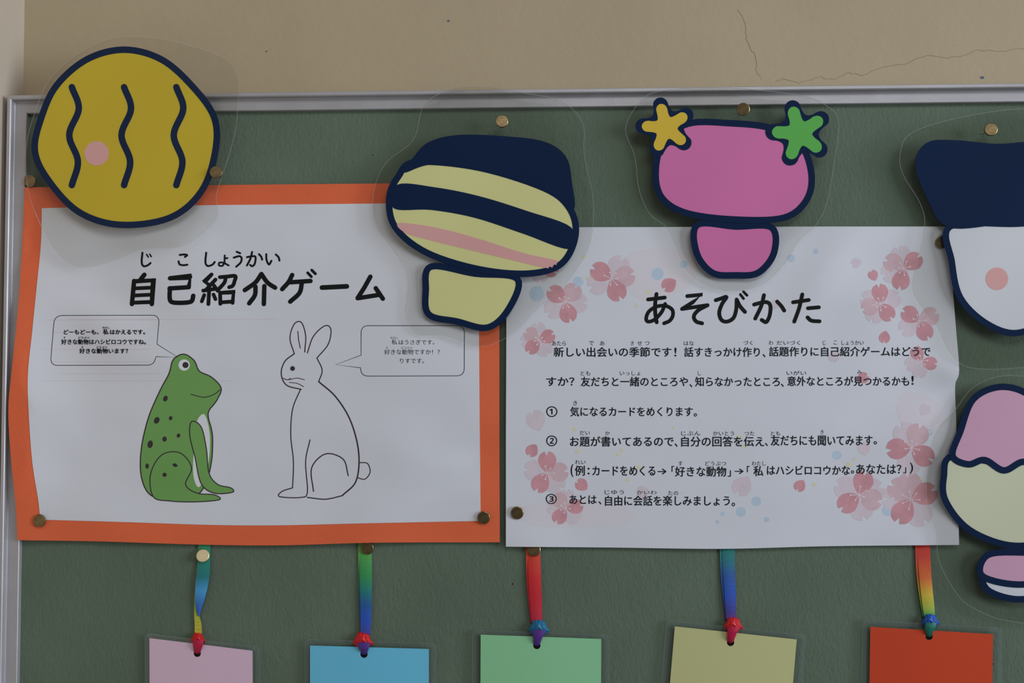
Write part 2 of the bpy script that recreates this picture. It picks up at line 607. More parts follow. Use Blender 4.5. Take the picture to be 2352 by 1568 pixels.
c2 = crop(0, 560, 3.564)
c3 = crop(560, 560, 3.563)
t = Art([M_INK])
TW = 10.3
for c, w, sm, pts in [
    # the big title, brush-like round strokes
    (c2, TW, 0, [(1182, 252), (1150, 292)]), (c2, TW, 0, [(1098, 303), (1080, 492)]), (c2, TW, 0, [(1098, 306), (1256, 298), (1243, 492)]),
    (c2, 8.6, 0, [(1100, 364), (1245, 357)]), (c2, 8.6, 0, [(1096, 422), (1242, 415)]), (c2, 9, 0, [(1085, 481), (1238, 475)]),
    (c2, TW, 0, [(1392, 281), (1556, 268), (1545, 352)]), (c2, TW, 0, [(1545, 354), (1388, 364)]),
    (c2, TW, 1, [(1391, 362), (1389, 440), (1404, 474), (1460, 482), (1540, 478), (1572, 464), (1582, 424)]),
    (c2, 8.8, 0, [(1732, 250), (1676, 306), (1716, 338)]), (c2, 8.8, 0, [(1764, 292), (1690, 372)]), (c2, 8.8, 0, [(1664, 382), (1772, 366)]),
    (c2, 8.4, 0, [(1752, 340), (1782, 384)]), (c2, 8.8, 0, [(1712, 385), (1706, 492)]), (c2, 8.4, 0, [(1672, 418), (1652, 470)]), (c2, 8.4, 0, [(1748, 414), (1764, 452)]),
    (c2, 8.8, 1, [(1800, 272), (1860, 267), (1926, 263), (1920, 305), (1905, 342), (1876, 354)]), (c2, 8.8, 1, [(1848, 276), (1836, 318), (1792, 368)]),
    (c2, 8.8, 0, [(1802, 398), (1804, 490)]), (c2, 8.8, 0, [(1802, 400), (1912, 394), (1904, 482)]), (c2, 8.8, 0, [(1806, 478), (1900, 472)]),
    (c2, TW, 1, [(2140, 246), (2090, 316), (2004, 378)]), (c2, TW, 1, [(2140, 246), (2190, 316), (2252, 358)]),
    (c2, TW, 1, [(2092, 350), (2086, 420), (2040, 486)]), (c2, TW, 0, [(2164, 345), (2160, 492)]),
    (c3, TW, 1, [(396, 254), (366, 312), (314, 370)]), (c3, TW, 0, [(376, 314), (546, 303)]), (c3, TW, 1, [(476, 314), (456, 400), (380, 472)]),
    (c3, 6.5, 0, [(523, 236), (553, 268)]), (c3, 6.5, 0, [(556, 214), (586, 244)]),
    (c3, 11, 0, [(640, 357), (843, 347)]),
    (c3, TW, 0, [(1036, 268), (985, 360), (932, 442)]), (c3, TW, 0, [(932, 444), (1110, 416)]), (c3, TW, 0, [(1080, 362), (1138, 448)]),
    # kana above the title
    (c2, 4.6, 1, [(1166, 72), (1160, 150), (1176, 182), (1210, 174), (1232, 156)]), (c2, 3.4, 0, [(1200, 86), (1214, 108)]), (c2, 3.4, 0, [(1226, 84), (1238, 104)]),
    (c2, 4.6, 1, [(1472, 90), (1510, 86), (1532, 92), (1514, 106)]), (c2, 4.6, 1, [(1462, 142), (1470, 166), (1500, 174), (1534, 170)]),
    (c2, 4.6, 1, [(1688, 72), (1682, 150), (1700, 180), (1738, 170), (1758, 148)]),
    (c2, 4.2, 0, [(1840, 94), (1838, 150)]), (c2, 4.2, 0, [(1838, 118), (1862, 116)]), (c2, 4.2, 1, [(1838, 150), (1822, 178), (1794, 176), (1796, 154), (1830, 154), (1872, 176)]),
    (c2, 4.6, 0, [(1938, 64), (1966, 76)]), (c2, 4.6, 1, [(1914, 112), (1958, 100), (1978, 116), (1970, 152), (1934, 186)]),
    (c2, 4.6, 1, [(2022, 108), (2070, 100), (2092, 108), (2086, 160), (2066, 182), (2048, 172)]), (c2, 4.6, 1, [(2064, 66), (2050, 120), (2022, 176)]), (c2, 4.6, 1, [(2120, 84), (2138, 104), (2146, 128)]),
    (c3, 4.6, 1, [(184, 84), (186, 130), (206, 168), (226, 138)]), (c3, 4.6, 1, [(262, 86), (284, 108), (292, 136)])]:
    t.stroke(c(pts), w, smooth=bool(sm))
t.build('title_lettering', dlp, pl, grid=11)

def rpath(pts, r):
    """open polyline with every inner corner rounded by its radius"""
    out = [pts[0]]
    for k in range(1, len(pts) - 1):
        a, b, c, rr = pts[k - 1], pts[k], pts[k + 1], r[k]
        if rr == 0:
            out.append(b)
            continue
        la, lc = math.dist(a, b), math.dist(c, b)
        p = (b[0] + (a[0] - b[0]) * rr / la, b[1] + (a[1] - b[1]) * rr / la)
        q = (b[0] + (c[0] - b[0]) * rr / lc, b[1] + (c[1] - b[1]) * rr / lc)
        for n in range(9):
            t_ = n / 8
            out.append(((1 - t_) ** 2 * p[0] + 2 * t_ * (1 - t_) * b[0] + t_ * t_ * q[0], (1 - t_) ** 2 * p[1] + 2 * t_ * (1 - t_) * b[1] + t_ * t_ * q[1]))
    out.append(pts[-1])
    return out


for _ in (0,):
    bub = Art([M_INK2])
    bub.stroke(c2(rpath([(840, 584), (1306, 583), (1285, 820), (1457, 928), (1276, 922), (1262, 992), (412, 994), (446, 586), (840, 584)], [0, 64, 0, 0, 0, 58, 62, 66, 0])), 1.4, smooth=False)
    for x, y, bold, s in [((146.6, 226), (757, 767.5), .55, 'どーもどーも、'), ((237, 249), (755.5, 768), .5, '私'), ((253, 333), (757, 767.5), .55, 'はかえるです。'),
                          ((141, 335), (779, 790.5), .5, '好きな動物はハシビロコウですね。'), ((182.6, 294), (800, 811.5), .5, '好きな動物います？'),
                          ((235.5, 252), (750, 754.2), .25, 'わたし'), ((146, 150.5), (773, 777.3), .25, 'す'), ((180, 205), (773, 777.3), .25, 'どうぶつ'),
                          ((187, 191.5), (795, 799.2), .25, 'す'), ((222, 246), (795, 799.2), .25, 'どうぶつ')]:
        bub.text(s, x[0], x[1], y[0], y[1], bold)
    bub.build('speech_bubble', dlp, pl, grid=11)
bub = Art([M_INK2])
bub.stroke(c3(rpath([(1400, 668), (1806, 668), (1804, 1079), (957, 1081), (957, 1013), (750, 988), (960, 910), (960, 668), (1400, 668)], [0, 64, 64, 62, 0, 0, 0, 62, 0])), 1.4, smooth=False)
for x, y, bold, s in [((899.6, 912), (779, 791), .0, '私'), ((916, 998), (780, 791), .0, 'はうさぎです。'), ((883, 1010), (802, 814), .0, '好きな動物ですか！？'),
                      ((919, 974), (823, 834), .0, 'りすです。'), ((897, 915), (773, 778), 0, 'わたし'), ((887, 891), (796, 801), 0, 'す'), ((922, 947), (796, 801), 0, 'どうぶつ')]:
    bub.text(s, x[0], x[1], y[0], y[1], bold)
bub.build('speech_bubble', dlp, pl, grid=11)
st = Art([M_STREAK])
for x0, x1, y in [(360, 1290, 622), (430, 1190, 723), (480, 1240, 826), (340, 620, 862), (1060, 1235, 862), (430, 1230, 965), (560, 2260, 616), (330, 1900, 1120), (500, 1300, 1060)]:
    st.stroke(c2([(x0, y), ((x0 + x1) / 2, y + 1), (x1, y)]), 0.9)
st.build('print_streaks', lambda a, b: dlp(a, b) + 0.0001, pl, grid=11)

# a plain sitting frog and a plain sitting rabbit
fr = Art([M_FROG, M_LINE, M_WHITE])
body = spline([(508, 892), (486, 866), (458, 852), (446, 828), (422, 813), (398, 826), (388, 858), (366, 900), (340, 962), (324, 1036), (326, 1100), (352, 1140),
               (420, 1146), (462, 1128), (484, 1070), (488, 1000), (478, 950), (496, 922)], True, 7)
fr.poly(body, 0, 0)
fr.poly(spline([(470, 952), (482, 1000), (478, 1066), (458, 1118), (444, 1090), (446, 1020), (452, 968)], True, 6), 2, 1)
fr.stroke(spline([(508, 892), (486, 866), (458, 852), (446, 828), (422, 813), (398, 826), (388, 858), (366, 900), (340, 962), (324, 1036), (326, 1100), (352, 1140),
                  (420, 1146), (462, 1128), (484, 1070), (488, 1000), (478, 950), (496, 922)], True, 3), 2.6, 1, 2, closed=True)
fr.stroke([(438, 905), (468, 912), (492, 905), (506, 894)], 2, 1, 2)
fr.poly(circle(423, 838, 13), 2, 2)
fr.poly(circle(426, 838, 7), 1, 3)
thigh = [(352, 1140), (346, 1088), (372, 1044), (414, 1040), (440, 1074), (426, 1112), (452, 1132), (492, 1136), (504, 1147), (450, 1152), (390, 1150)]
fr.poly(spline(thigh, True, 6), 0, 3)
fr.stroke(thigh, 2.4, 1, 4, closed=True)
arm = [(440, 968), (462, 980), (474, 1030), (480, 1086), (500, 1112), (530, 1120), (534, 1130), (492, 1132), (462, 1110), (448, 1050), (436, 1000)]
fr.poly(spline(arm, True, 6), 0, 3)
fr.stroke(arm, 2.4, 1, 4, closed=True)
for x, y, rx, ry, ro in [(380, 915, 5, 7, .4), (360, 965, 6, 8, .5), (392, 960, 4, 5, .2), (345, 1020, 6, 9, .2), (378, 1008, 5, 6, 0), (410, 1000, 4, 5, .3), (402, 1068, 6, 4, .4), (378, 1090, 5, 5, 0), (338, 1070, 4, 6, 0)]:
    fr.poly(circle(x, y, rx, ry, 12, ro), 1, 5)
fr.build('frog_drawing', dlp, pl, grid=11)['label'] = 'plain green sitting frog with dark spots'
rb = Art([M_LINE, M_FROG])
for w, pts in [(2.4, [(676, 812), (666, 776), (676, 744), (692, 740), (702, 770), (700, 808)]), (2.4, [(706, 810), (720, 772), (746, 748), (760, 756), (754, 790), (728, 822)]),
               (2.6, [(676, 812), (654, 830), (646, 858), (658, 884), (692, 894)]), (2.4, [(728, 822), (740, 850), (732, 876)]),
               (3.2, [(732, 876), (772, 912), (806, 968), (824, 1040), (818, 1104), (786, 1138)]), (2.4, [(690, 894), (672, 940), (668, 1000), (674, 1060), (672, 1120)]),
               (2.4, [(672, 1120), (648, 1128), (642, 1140), (690, 1142), (706, 1130), (702, 1060), (712, 1010)]), (2.6, [(720, 1128), (716, 1074), (748, 1042), (788, 1054), (800, 1092)]),
               (2.6, [(706, 1142), (748, 1146), (786, 1138)]), (2.2, [(824, 1062), (844, 1064), (850, 1084), (838, 1100), (820, 1096)]),
               (1.8, [(650, 868), (660, 872), (668, 868)]), (1.6, [(664, 872), (682, 868), (700, 872)]), (1.6, [(664, 878), (682, 880), (698, 888)]), (2, [(684, 760), (686, 780), (690, 800)])]:
    rb.stroke(pts, w)
rb.poly(circle(672, 846, 5.5), 0, 0)
rb.build('rabbit_drawing', dlp, pl, grid=11)['label'] = 'plain outline drawing of a sitting rabbit'


# ------------------------------------------------------------------ right poster
def dr(px, py):
    d = -0.0040
    d -= 0.0016 * g(px, 1227, 80) * g(py, 1258, 70)
    d -= 0.0052 * g(px, 2205, 75) * g(py, 852, 42)
    d -= 0.0024 * noise.noise(Vector((px / 190.0, py / 120.0, 5.2))) * (0.25 + 0.75 * g(px, 2120, 200))
    d -= 0.0030 * g(px, 2215, 60) * g(py, 640, 90)
    d -= 0.0030 * g(px, 2140, 140) * g(py, 1010, 70) * 0.4
    d -= 0.0022 * g(px, 2215, 60) * g(py, 1190, 90)
    d -= 0.0026 * g(px + 0.55 * (py - 620), 1900, 60) * g(py, 620, 120)
    d -= 0.0010 * g(px, 1180, 90) * g(py, 1230, 60)
    d -= 0.0005 * math.sin(px / 130.0 + py / 160.0) + 0.0003
    return max(-0.0088, min(d, -0.0030))


r_right = spline([(2190, 520), (2188, 640), (2195, 745), (2203, 850), (2194, 885), (2196, 960), (2199, 1080), (2203, 1251)], n=6)
r_bot = spline([(2203, 1251), (1900, 1254), (1660, 1260), (1400, 1257), (1162, 1255)], n=6)
r_left = [(1162, 1255), (1162, 1000), (1163, 760), (1163, 522)]
r_top = [(1163, 522), (1600, 521), (1900, 520), (2190, 520)]
pr = thing('poster', P(1680, 890, 0), 'white how-to-play instruction sheet printed with pink cherry blossoms', 'poster')
slab('white_sheet', [r_right[:-1] + r_bot[:-1] + r_left[:-1] + r_top[:-1]], dr, 0.0004, M_PAPER, pr, grid=11)
drp = lambda px, py: dr(px, py) - 0.00017
drb = lambda px, py: dr(px, py) - 0.00009


def petal(cx, cy, ang, L, wd):
    """heart-tipped petal pointing along ang (y up in the drawing)"""
    shape = [(0.0, 0.0), (0.22, 0.30), (0.55, 0.49), (0.86, 0.40), (1.02, 0.16), (0.80, 0.03), (1.04, -0.06), (0.92, -0.34), (0.60, -0.49), (0.24, -0.32)]
    out = []
    c, s = math.cos(ang), math.sin(ang)
    for u, v in shape:
        x, y = u * L, v * L * wd
        out.append((cx + x * c - y * s, cy - (x * s + y * c)))
    sm = []
    sm += spline(out[0:5], n=4)[:-1]
    sm += [out[4], out[5], out[6]]
    sm += spline(out[6:] + [out[0]], n=4)[1:-1]
    return sm


for cx, cy, R, pet in [
    (1405, 640, 50, [(60, 2), (200, 2), (10, 1), (148, 0), (-68, 0)]), (1298, 693, 45, [(-5, 2), (212, 2), (52, 1), (140, 0), (-76, 0)]),
    (1238, 781, 36, [(95, 2), (182, 2), (-58, 2), (145, 1), (22, 0), (226, 0)]), (1246, 606, 38, [(-100, 2), (190, 2), (-35, 0)]),
    (2076, 617, 46, [(102, 2), (196, 2), (152, 1), (38, 0), (-104, 0)]), (2023, 697, 42, [(160, 2), (22, 2), (240, 2), (196, 1), (94, 0), (-56, 0)]),
    (2112, 737, 44, [(208, 2), (24, 1), (146, 0), (-64, 0)]), (2117, 829, 34, [(-102, 2), (196, 2), (120, 0), (-14, 0)]),
    (1256, 1086, 46, [(168, 2), (-50, 2), (4, 1), (88, 0), (238, 0)]), (1299, 1167, 38, [(84, 2), (172, 2), (-45, 2), (126, 1), (10, 0), (234, 0)]),
    (2094, 1028, 54, [(115, 2), (-98, 2), (66, 1), (184, 0), (-34, 0)]), (1973, 1136, 52, [(152, 2), (-80, 2), (18, 2), (-20, 1), (72, 0), (216, 0)]),
    (2093, 1147, 58, [(96, 1), (-60, 2), (176, 2), (140, 1), (22, 0), (236, 0)])]:
    a = Art(M_PET + [M_STAMEN])
    for k, (deg, tone) in enumerate(pet):
        a.poly(petal(cx, cy, math.radians(deg), R * (1.05 if tone < 2 else 1.12), 0.88 if tone == 0 else 0.95), tone, k * 0.3)
    for k in range(7):
        an = math.radians(pet[-1][0] + 20 + k * 51)
        l = R * random.uniform(.24, .4)
        ex, ey = cx + l * math.cos(an), cy - l * math.sin(an)
        a.stroke([(cx, cy), (ex, ey)], 1.3, 3, 2.2)
        a.poly(circle(ex, ey, 2.1, n=8), 3, 2.3)
    a.build('blossom_print', drb, pr, grid=11)
for cx, cy, r, ang, tone in [(1538, 653, 36, 215, 0), (2006, 633, 25, 110, 0), (2032, 773, 28, 260, 0), (1223, 1033, 31, 235, 0), (1337, 1114, 31, 140, 0), (1838, 1114, 29, 235, 0),
                             (1981, 868, 28, 20, 0), (1232, 967, 48, 110, 2), (1706, 1114, 48, 235, 2), (1985, 1030, 32, 100, 2), (2123, 942, 28, 60, 2), (1968, 603, 24, 200, 2), (1780, 700, 22, 70, 2), (1916, 818, 26, 250, 2), (1475, 1132, 30, 60, 2)]:
    a = Art([M_PET[tone]])
    a.poly(petal(cx - r / 2 * math.cos(math.radians(ang)), cy + r / 2 * math.sin(math.radians(ang)), math.radians(ang), r, .95))
    a.build('petal_print', drb, pr, grid=11)
for x, y, r in [(1233, 674, 17), (1328, 647, 12), (1510, 629, 14), (1570, 607, 9), (1874, 577, 6), (1817, 593, 9), (1755, 623, 6), (1922, 1045, 11), (1737, 1151, 11), (1702, 1175, 11), (1761, 1193, 6), (2135, 993, 8), (2040, 1172, 14), (1255, 701, 5), (1660, 1180, 5), (1648, 1198, 4)]:
    a = Art([M_BLUEDOT])
    a.poly(spline(circle(x, y, r, r * random.uniform(.9, 1.05), 9, random.random()), True, 3))
    a.build('dot_print', lambda x, y: drb(x, y) + 0.00003, pr, grid=None)
for x, y, r in [(1342, 590, 5), (1349, 639, 4), (1490, 671, 5), (1463, 702, 4), (1319, 986, 5), (1326, 1036, 5), (1419, 1043, 4.5), (1428, 1034, 4), (1469, 1072, 5), (1441, 1102, 4), (1698, 1003, 5), (1707, 1025, 5), (1950, 1067, 6), (1962, 1055, 4), (1871, 1112, 5), (2117, 1101, 4), (1546, 981, 3)]:
    a = Art([M_YELDOT])
    a.poly(circle(x, y, r, r * .92, 14))
    a.build('dot_print', drb, pr, grid=None)
for pts in ([(1450, 580), (1550, 572), (1600, 600), (1580, 660), (1480, 690), (1430, 640)], [(1210, 1160), (1330, 1150), (1440, 1165), (1452, 1195), (1380, 1208), (1216, 1205)],
            [(2080, 900), (2150, 920), (2160, 985), (2090, 990), (2060, 940)]):
    a = Art([M_WASH])
    a.poly(spline(pts, True, 6))
    a.build('wash_print', lambda x, y: dr(x, y) - 0.00005, pr, grid=11)

t = Art([M_INK])
cA = crop(1160, 560, 4.126)
cB = crop(1640, 560, 3.794)
for c, w, sm, pts in [
    (cA, 8.8, 0, [(1356, 526), (1514, 508)]), (cA, 8.8, 1, [(1436, 474), (1424, 560), (1424, 650), (1438, 742)]),
    (cA, 8.4, 1, [(1518, 568), (1484, 646), (1418, 716), (1358, 736), (1338, 706), (1364, 640), (1436, 594), (1520, 586), (1584, 622), (1590, 680), (1560, 728), (1508, 752)]),
    (cA, 8.8, 0, [(1728, 494), (1856, 482), (1780, 552), (1678, 616)]), (cA, 8.8, 0, [(1678, 616), (1920, 580)]), (cA, 8.8, 1, [(1920, 580), (1830, 630), (1790, 686), (1812, 734), (1868, 752)]),
    (cB, 8.8, 1, [(16, 490), (60, 476), (110, 462), (70, 524), (46, 600), (66, 662), (116, 676), (170, 644), (194, 570), (198, 484)]), (cB, 8.8, 1, [(198, 484), (226, 540), (270, 592)]),
    (cB, 6, 0, [(230, 440), (258, 476)]), (cB, 6, 0, [(258, 416), (288, 448)]),
    (cB, 8.8, 1, [(350, 528), (410, 512), (464, 508), (492, 540), (486, 620), (456, 680), (416, 662)]), (cB, 8.8, 1, [(436, 446), (412, 540), (360, 650)]), (cB, 8.8, 1, [(550, 502), (586, 540), (612, 580)]),
    (cB, 8.8, 0, [(690, 508), (826, 488)]), (cB, 8.8, 1, [(770, 440), (742, 560), (700, 676)]), (cB, 8.8, 0, [(820, 560), (914, 552)]), (cB, 8.8, 1, [(816, 640), (850, 668), (920, 674)])]:
    t.stroke(c(pts), w, smooth=bool(sm))
t.build('title_lettering', drp, pr, grid=11)

BODY = [
    [(1272, 1542, 797, 819, '新しい出会いの季節です'), (1549.5, 1553.5, 798, 818, '!'), (1572, 1745, 797, 819, '話すきっかけ作り'), (1752, 1758, 813, 820, '、'), (1767, 2137, 796, 818, '話題作りに自己紹介ゲームはどうで')],
    [(1255, 1319, 866, 886, 'すか？'), (1334.5, 1580, 865, 887, '友だちと一緒のところや'), (1584, 1590, 882, 889, '、'), (1597, 1791, 865, 887, '知らなかったところ'), (1794, 1800, 881, 888, '、'), (1809, 2088, 864, 886, '意外なところが見つかるかも'), (2094, 2098.5, 863, 883, '!')],
    [(1255, 1280, 933, 957, '①'), (1310, 1591, 934, 956, '気になるカードをめくります'), (1594, 1600.5, 949, 956, '。')],
    [(1255, 1279.5, 1000, 1024, '②'), (1309.5, 1547, 1002, 1025, 'お題が書いてあるので'), (1550, 1556, 1018, 1026, '、'), (1565, 1755, 1002, 1025, '自分の回答を伝え'), (1757.5, 1763.5, 1017, 1024, '、'), (1771, 2004, 999, 1023, '友だちにも聞いてみます'), (2007, 2014, 1013, 1020, '。')],
    [(1311, 1316.5, 1066, 1095, '('), (1321, 1343, 1069, 1092, '例'), (1350, 1354, 1074, 1089, ':'), (1361, 1505, 1070, 1092, 'カードをめくる'), (1511, 1531, 1076, 1089, '→'), (1543, 1548.5, 1070, 1083, '「'), (1551, 1668, 1071, 1094, '好きな動物'), (1672, 1678.5, 1080, 1094, '」'),
     (1688, 1708, 1076, 1088, '→'), (1716, 1721.5, 1070, 1084, '「'), (1731, 1753, 1070, 1093, '私'), (1762, 1952, 1069, 1090, 'はハシビロコウかな'), (1955, 1961.5, 1080, 1087, '。'), (1967, 2070, 1066, 1088, 'あなたは？'), (2075, 2081, 1073, 1086, '」'), (2090, 2097, 1062, 1087, ')')],
    [(1254, 1278.5, 1134, 1157, '③'), (1308, 1370, 1137, 1157, 'あとは'), (1375, 1381, 1151, 1158, '、'), (1390, 1676, 1138, 1161, '自由に会話を楽しみましょう'), (1681, 1688, 1154, 1162, '。')]]
for ln in BODY:
    a = Art([M_INK2])
    for x0, x1, y0, y1, s in ln:
        a.text(s, x0, x1, y0, y1, 0.42)
    a.build('text_line', drp, pr, grid=11)
for x0, x1, y0, y1, s in [(1268, 1300, 783, 793.5, 'あたら'), (1353, 1364, 783, 793, 'で'), (1378, 1388.5, 783, 793, 'あ'), (1449, 1456, 783, 793, 'き'), (1464, 1475, 783, 793, 'せ'), (1481, 1492, 784, 792, 'つ'), (1571, 1594, 783, 793, 'はな'),
                          (1707, 1729, 782, 792, 'づく'), (1766, 1776, 782, 792, 'わ'), (1784, 1838, 782, 792, 'だいづく'), (1890, 1897, 782, 792, 'じ'), (1915, 1923, 782, 791, 'こ'), (1933, 1984, 782, 792, 'しょうかい'),
                          (1334, 1356, 852, 862, 'とも'), (1424, 1471, 852, 862, 'いっしょ'), (1603, 1610, 852, 862, 'し'), (1807, 1852, 851, 861, 'いがい'), (1969.5, 1979, 850, 859, 'み'), (1317, 1326, 920, 931, 'き'),
                          (1332, 1355, 989, 999, 'だい'), (1390, 1401, 990, 999, 'か'), (1565, 1609, 990, 1000, 'じぶん'), (1638, 1686, 990, 1000, 'かいとう'), (1710, 1733, 990, 1000, 'つた'), (1771, 1792, 990, 1000, 'とも'), (1885, 1892, 987, 997, 'き'),
                          (1321, 1345, 1056, 1066, 'れい'), (1558, 1568, 1059, 1069, 'す'), (1620, 1668, 1059, 1069, 'どうぶつ'), (1727, 1759, 1059, 1069, 'わたし'), (1389, 1433, 1125, 1135, 'じゆう'), (1463, 1508, 1126, 1135, 'かいわ'), (1535, 1558, 1127, 1137, 'たの')]:
    a = Art([M_INK2])
    a.text(s, x0, x1, y0, y1)
    a.build('reading_kana', drp, pr, grid=11)


# ------------------------------------------------------------------ laminated cut-outs (plain paper shapes in their colours)
def cutout(label, centre, pouch, ytop, dtop, ybot, dbot, pieces, name='laminated_cutout', cat='cutout'):
    r = thing(name, P(centre[0], centre[1], dbot), label, cat, 'laminated paper cutouts along the board')

    def dep(px, py):
        u = min(1.2, max(-0.2, (py - ytop) / (ybot - ytop)))
        return dtop + (dbot - dtop) * u + 0.0006 * math.sin(px / 55.0 + py / 70.0)
    lp = spline(pouch, True, 8)
    slab('laminate_pouch', [lp], lambda a, b: dep(a, b) - 0.0010, 0.0016, M_LAM, r, grid=40, smooth=False)
    rim = Art([M_RIM_GLINT])
    rim.stroke(pouch, 1.6, closed=True)
    rim.build('pouch_edge_glint', lambda a, b: dep(a, b) - 0.0012, r, grid=None)
    for nm, kind, m, data, layer in pieces:
        dd = lambda a, b, l=layer: dep(a, b) - 0.00016 * l
        if kind == 'fill':
            slab(nm, [spline(data, True, 8)], dd, 0.00015, m, r, grid=40)
        elif kind == 'poly':
            slab(nm, [data], dd, 0.00015, m, r, grid=40)
        elif kind == 'line':
            a = Art([m])
            a.stroke(data, 15)
            a.build(nm, dd, r, grid=None)
        else:
            a = Art([m])
            a.stroke(data, 26 if nm == 'flower_border' else 15, closed=True)
            a.build(nm, dd, r, grid=None)
    return r


def pr5(t):
    c = math.cos(5 * t)
    return 0.735 + 0.265 * (abs(c) ** 0.62) * (1 if c > 0 else -1)


def flower(cx, cy, R, a0, add=0.0):
    return [(cx + (R * pr5(th - a0) + add) * math.cos(th), cy - (R * pr5(th - a0) + add) * math.sin(th))
            for th in [2 * math.pi * k / 100 for k in range(100)]]


ye = [(285, 114), (370, 136), (440, 196), (492, 270), (494, 350), (462, 440), (390, 500), (275, 516), (180, 486), (110, 412), (80, 345), (95, 270), (130, 196), (200, 136)]
cutout('big yellow laminated cutout with navy outline at the top left corner of the board', (290, 340),
       [(290, 84), (420, 100), (535, 150), (545, 261), (530, 343), (498, 445), (496, 500), (425, 563), (330, 572), (262, 598), (190, 614), (140, 590), (95, 520), (66, 440), (60, 340), (85, 245), (122, 172), (204, 110)],
       100, -0.0158, 600, -0.0150,
       [('yellow_panel', 'fill', M_YEL, ye, 0), ('navy_outline', 'ring', M_NAVY, ye, 1), ('pink_spot', 'poly', M_CHEEK, circle(222, 352, 28), 1)]
       + [('navy_wave', 'line', M_NAVY, [(x, 200), (x + 16, 250), (x - 6, 310), (x + 14, 370), (x, 425)], 1) for x in (165, 285, 405)])
cr = [(955, 372), (1100, 385), (1250, 432), (1308, 478), (1322, 540), (1290, 605), (1215, 628), (1100, 618), (980, 580), (908, 522), (894, 455), (915, 405)]
dome = [(928, 396), (950, 360), (985, 326), (1050, 310), (1150, 312), (1250, 325), (1300, 360), (1314, 420), (1316, 482), (1250, 436), (1100, 388), (990, 378)]
lo = [(990, 612), (1090, 628), (1188, 640), (1168, 710), (1120, 752), (1050, 738), (985, 722), (978, 666)]
cutout('pale yellow laminated cutout with navy top overlapping both posters', (1110, 520),
       [(1044, 203), (975, 240), (950, 320), (885, 376), (858, 445), (864, 519), (901, 572), (936, 637), (932, 723), (958, 766), (1020, 770), (1085, 792), (1126, 792), (1179, 764), (1232, 711), (1289, 662), (1330, 609), (1358, 547), (1362, 457), (1342, 355), (1338, 282), (1289, 232), (1207, 214), (1126, 200)],
       210, -0.0145, 780, -0.0090,
       [('lower_panel', 'fill', M_CREAM, lo, 0), ('navy_outline', 'ring', M_NAVY, lo, 1), ('upper_panel', 'fill', M_CREAM, cr, 2), ('navy_outline', 'ring', M_NAVY, cr, 3), ('navy_top', 'fill', M_NAVY, dome, 4)]
       + [('navy_band', 'poly', M_NAVY, spline([(912, 424), (1000, 430), (1100, 450), (1210, 484), (1312, 522), (1308, 572), (1200, 536), (1090, 500), (990, 482), (904, 478)], True, 6), 3),
          ('pink_band', 'poly', M_CHEEK, spline([(916, 512), (1000, 522), (1100, 548), (1200, 580), (1284, 600), (1262, 616), (1180, 598), (1080, 574), (990, 552), (930, 534)], True, 6), 3)])
pk = [(1580, 284), (1680, 283), (1770, 294), (1838, 330), (1864, 400), (1852, 460), (1800, 500), (1690, 504), (1580, 490), (1522, 456), (1506, 400), (1522, 330)]
plow = [(1602, 516), (1690, 520), (1772, 522), (1778, 580), (1742, 626), (1690, 632), (1636, 626), (1600, 580)]
cutout('bright pink laminated cutout with a yellow and a green flower on its corners', (1690, 450),
       [(1523, 208), (1472, 232), (1437, 294), (1458, 359), (1468, 435), (1492, 490), (1530, 521), (1554, 569), (1575, 617), (1616, 652), (1678, 667), (1747, 655), (1806, 600), (1833, 555), (1878, 511), (1902, 455), (1916, 373), (1926, 283), (1902, 245), (1833, 218), (1661, 201)],
       210, -0.0145, 660, -0.0080,
       [('lower_panel', 'fill', M_PINK, plow, 0), ('navy_outline', 'ring', M_NAVY, plow, 1), ('upper_panel', 'fill', M_PINK, pk, 2), ('navy_outline', 'ring', M_NAVY, pk, 3),
        ('flower_border', 'poly', M_NAVY, flower(1530, 293, 56, math.radians(104), 15), 4), ('yellow_flower', 'poly', M_GOLD, flower(1530, 293, 56, math.radians(104)), 5),
        ('flower_border', 'poly', M_NAVY, flower(1836, 306, 63, math.radians(105), 15), 4), ('green_flower', 'poly', M_LEAF, flower(1836, 306, 63, math.radians(105)), 5)])
nd = [(2180, 522), (2128, 452), (2102, 372), (2132, 326), (2200, 322), (2290, 330), (2400, 324), (2490, 344), (2496, 430), (2452, 522), (2320, 514)]
wp = [(2182, 520), (2320, 514), (2450, 520), (2456, 620), (2420, 720), (2340, 764), (2268, 744), (2206, 684), (2186, 600)]
cutout('white and navy laminated cutout cut off by the upper right edge', (2300, 560),
       [(2352, 250), (2195, 272), (2093, 306), (2068, 351), (2074, 400), (2113, 466), (2124, 519), (2108, 600), (2096, 657), (2115, 702), (2154, 751), (2180, 806), (2222, 842), (2320, 846), (2450, 820), (2550, 700), (2570, 420), (2500, 270)],
       250, -0.0135, 840, -0.0105,
       [('white_panel', 'fill', M_OFFW, wp, 0), ('navy_outline', 'ring', M_NAVY, wp, 1), ('navy_top', 'fill', M_NAVY, nd, 2), ('salmon_spot', 'poly', M_CHEEK, circle(2290, 640, 26), 1)])
dm = [(2188, 1046), (2206, 990), (2236, 916), (2300, 888), (2368, 910), (2420, 980), (2446, 1050), (2396, 1074), (2350, 1060), (2306, 1080), (2262, 1056), (2224, 1066)]
cp = [(2186, 1048), (2300, 1062), (2440, 1055), (2456, 1150), (2400, 1236), (2320, 1252), (2226, 1216), (2172, 1150), (2168, 1094)]
sp_ = [(2266, 1276), (2330, 1268), (2402, 1278), (2422, 1324), (2340, 1342), (2256, 1322)]
wb_ = [(2262, 1310), (2340, 1316), (2424, 1310), (2416, 1356), (2340, 1376), (2268, 1354)]
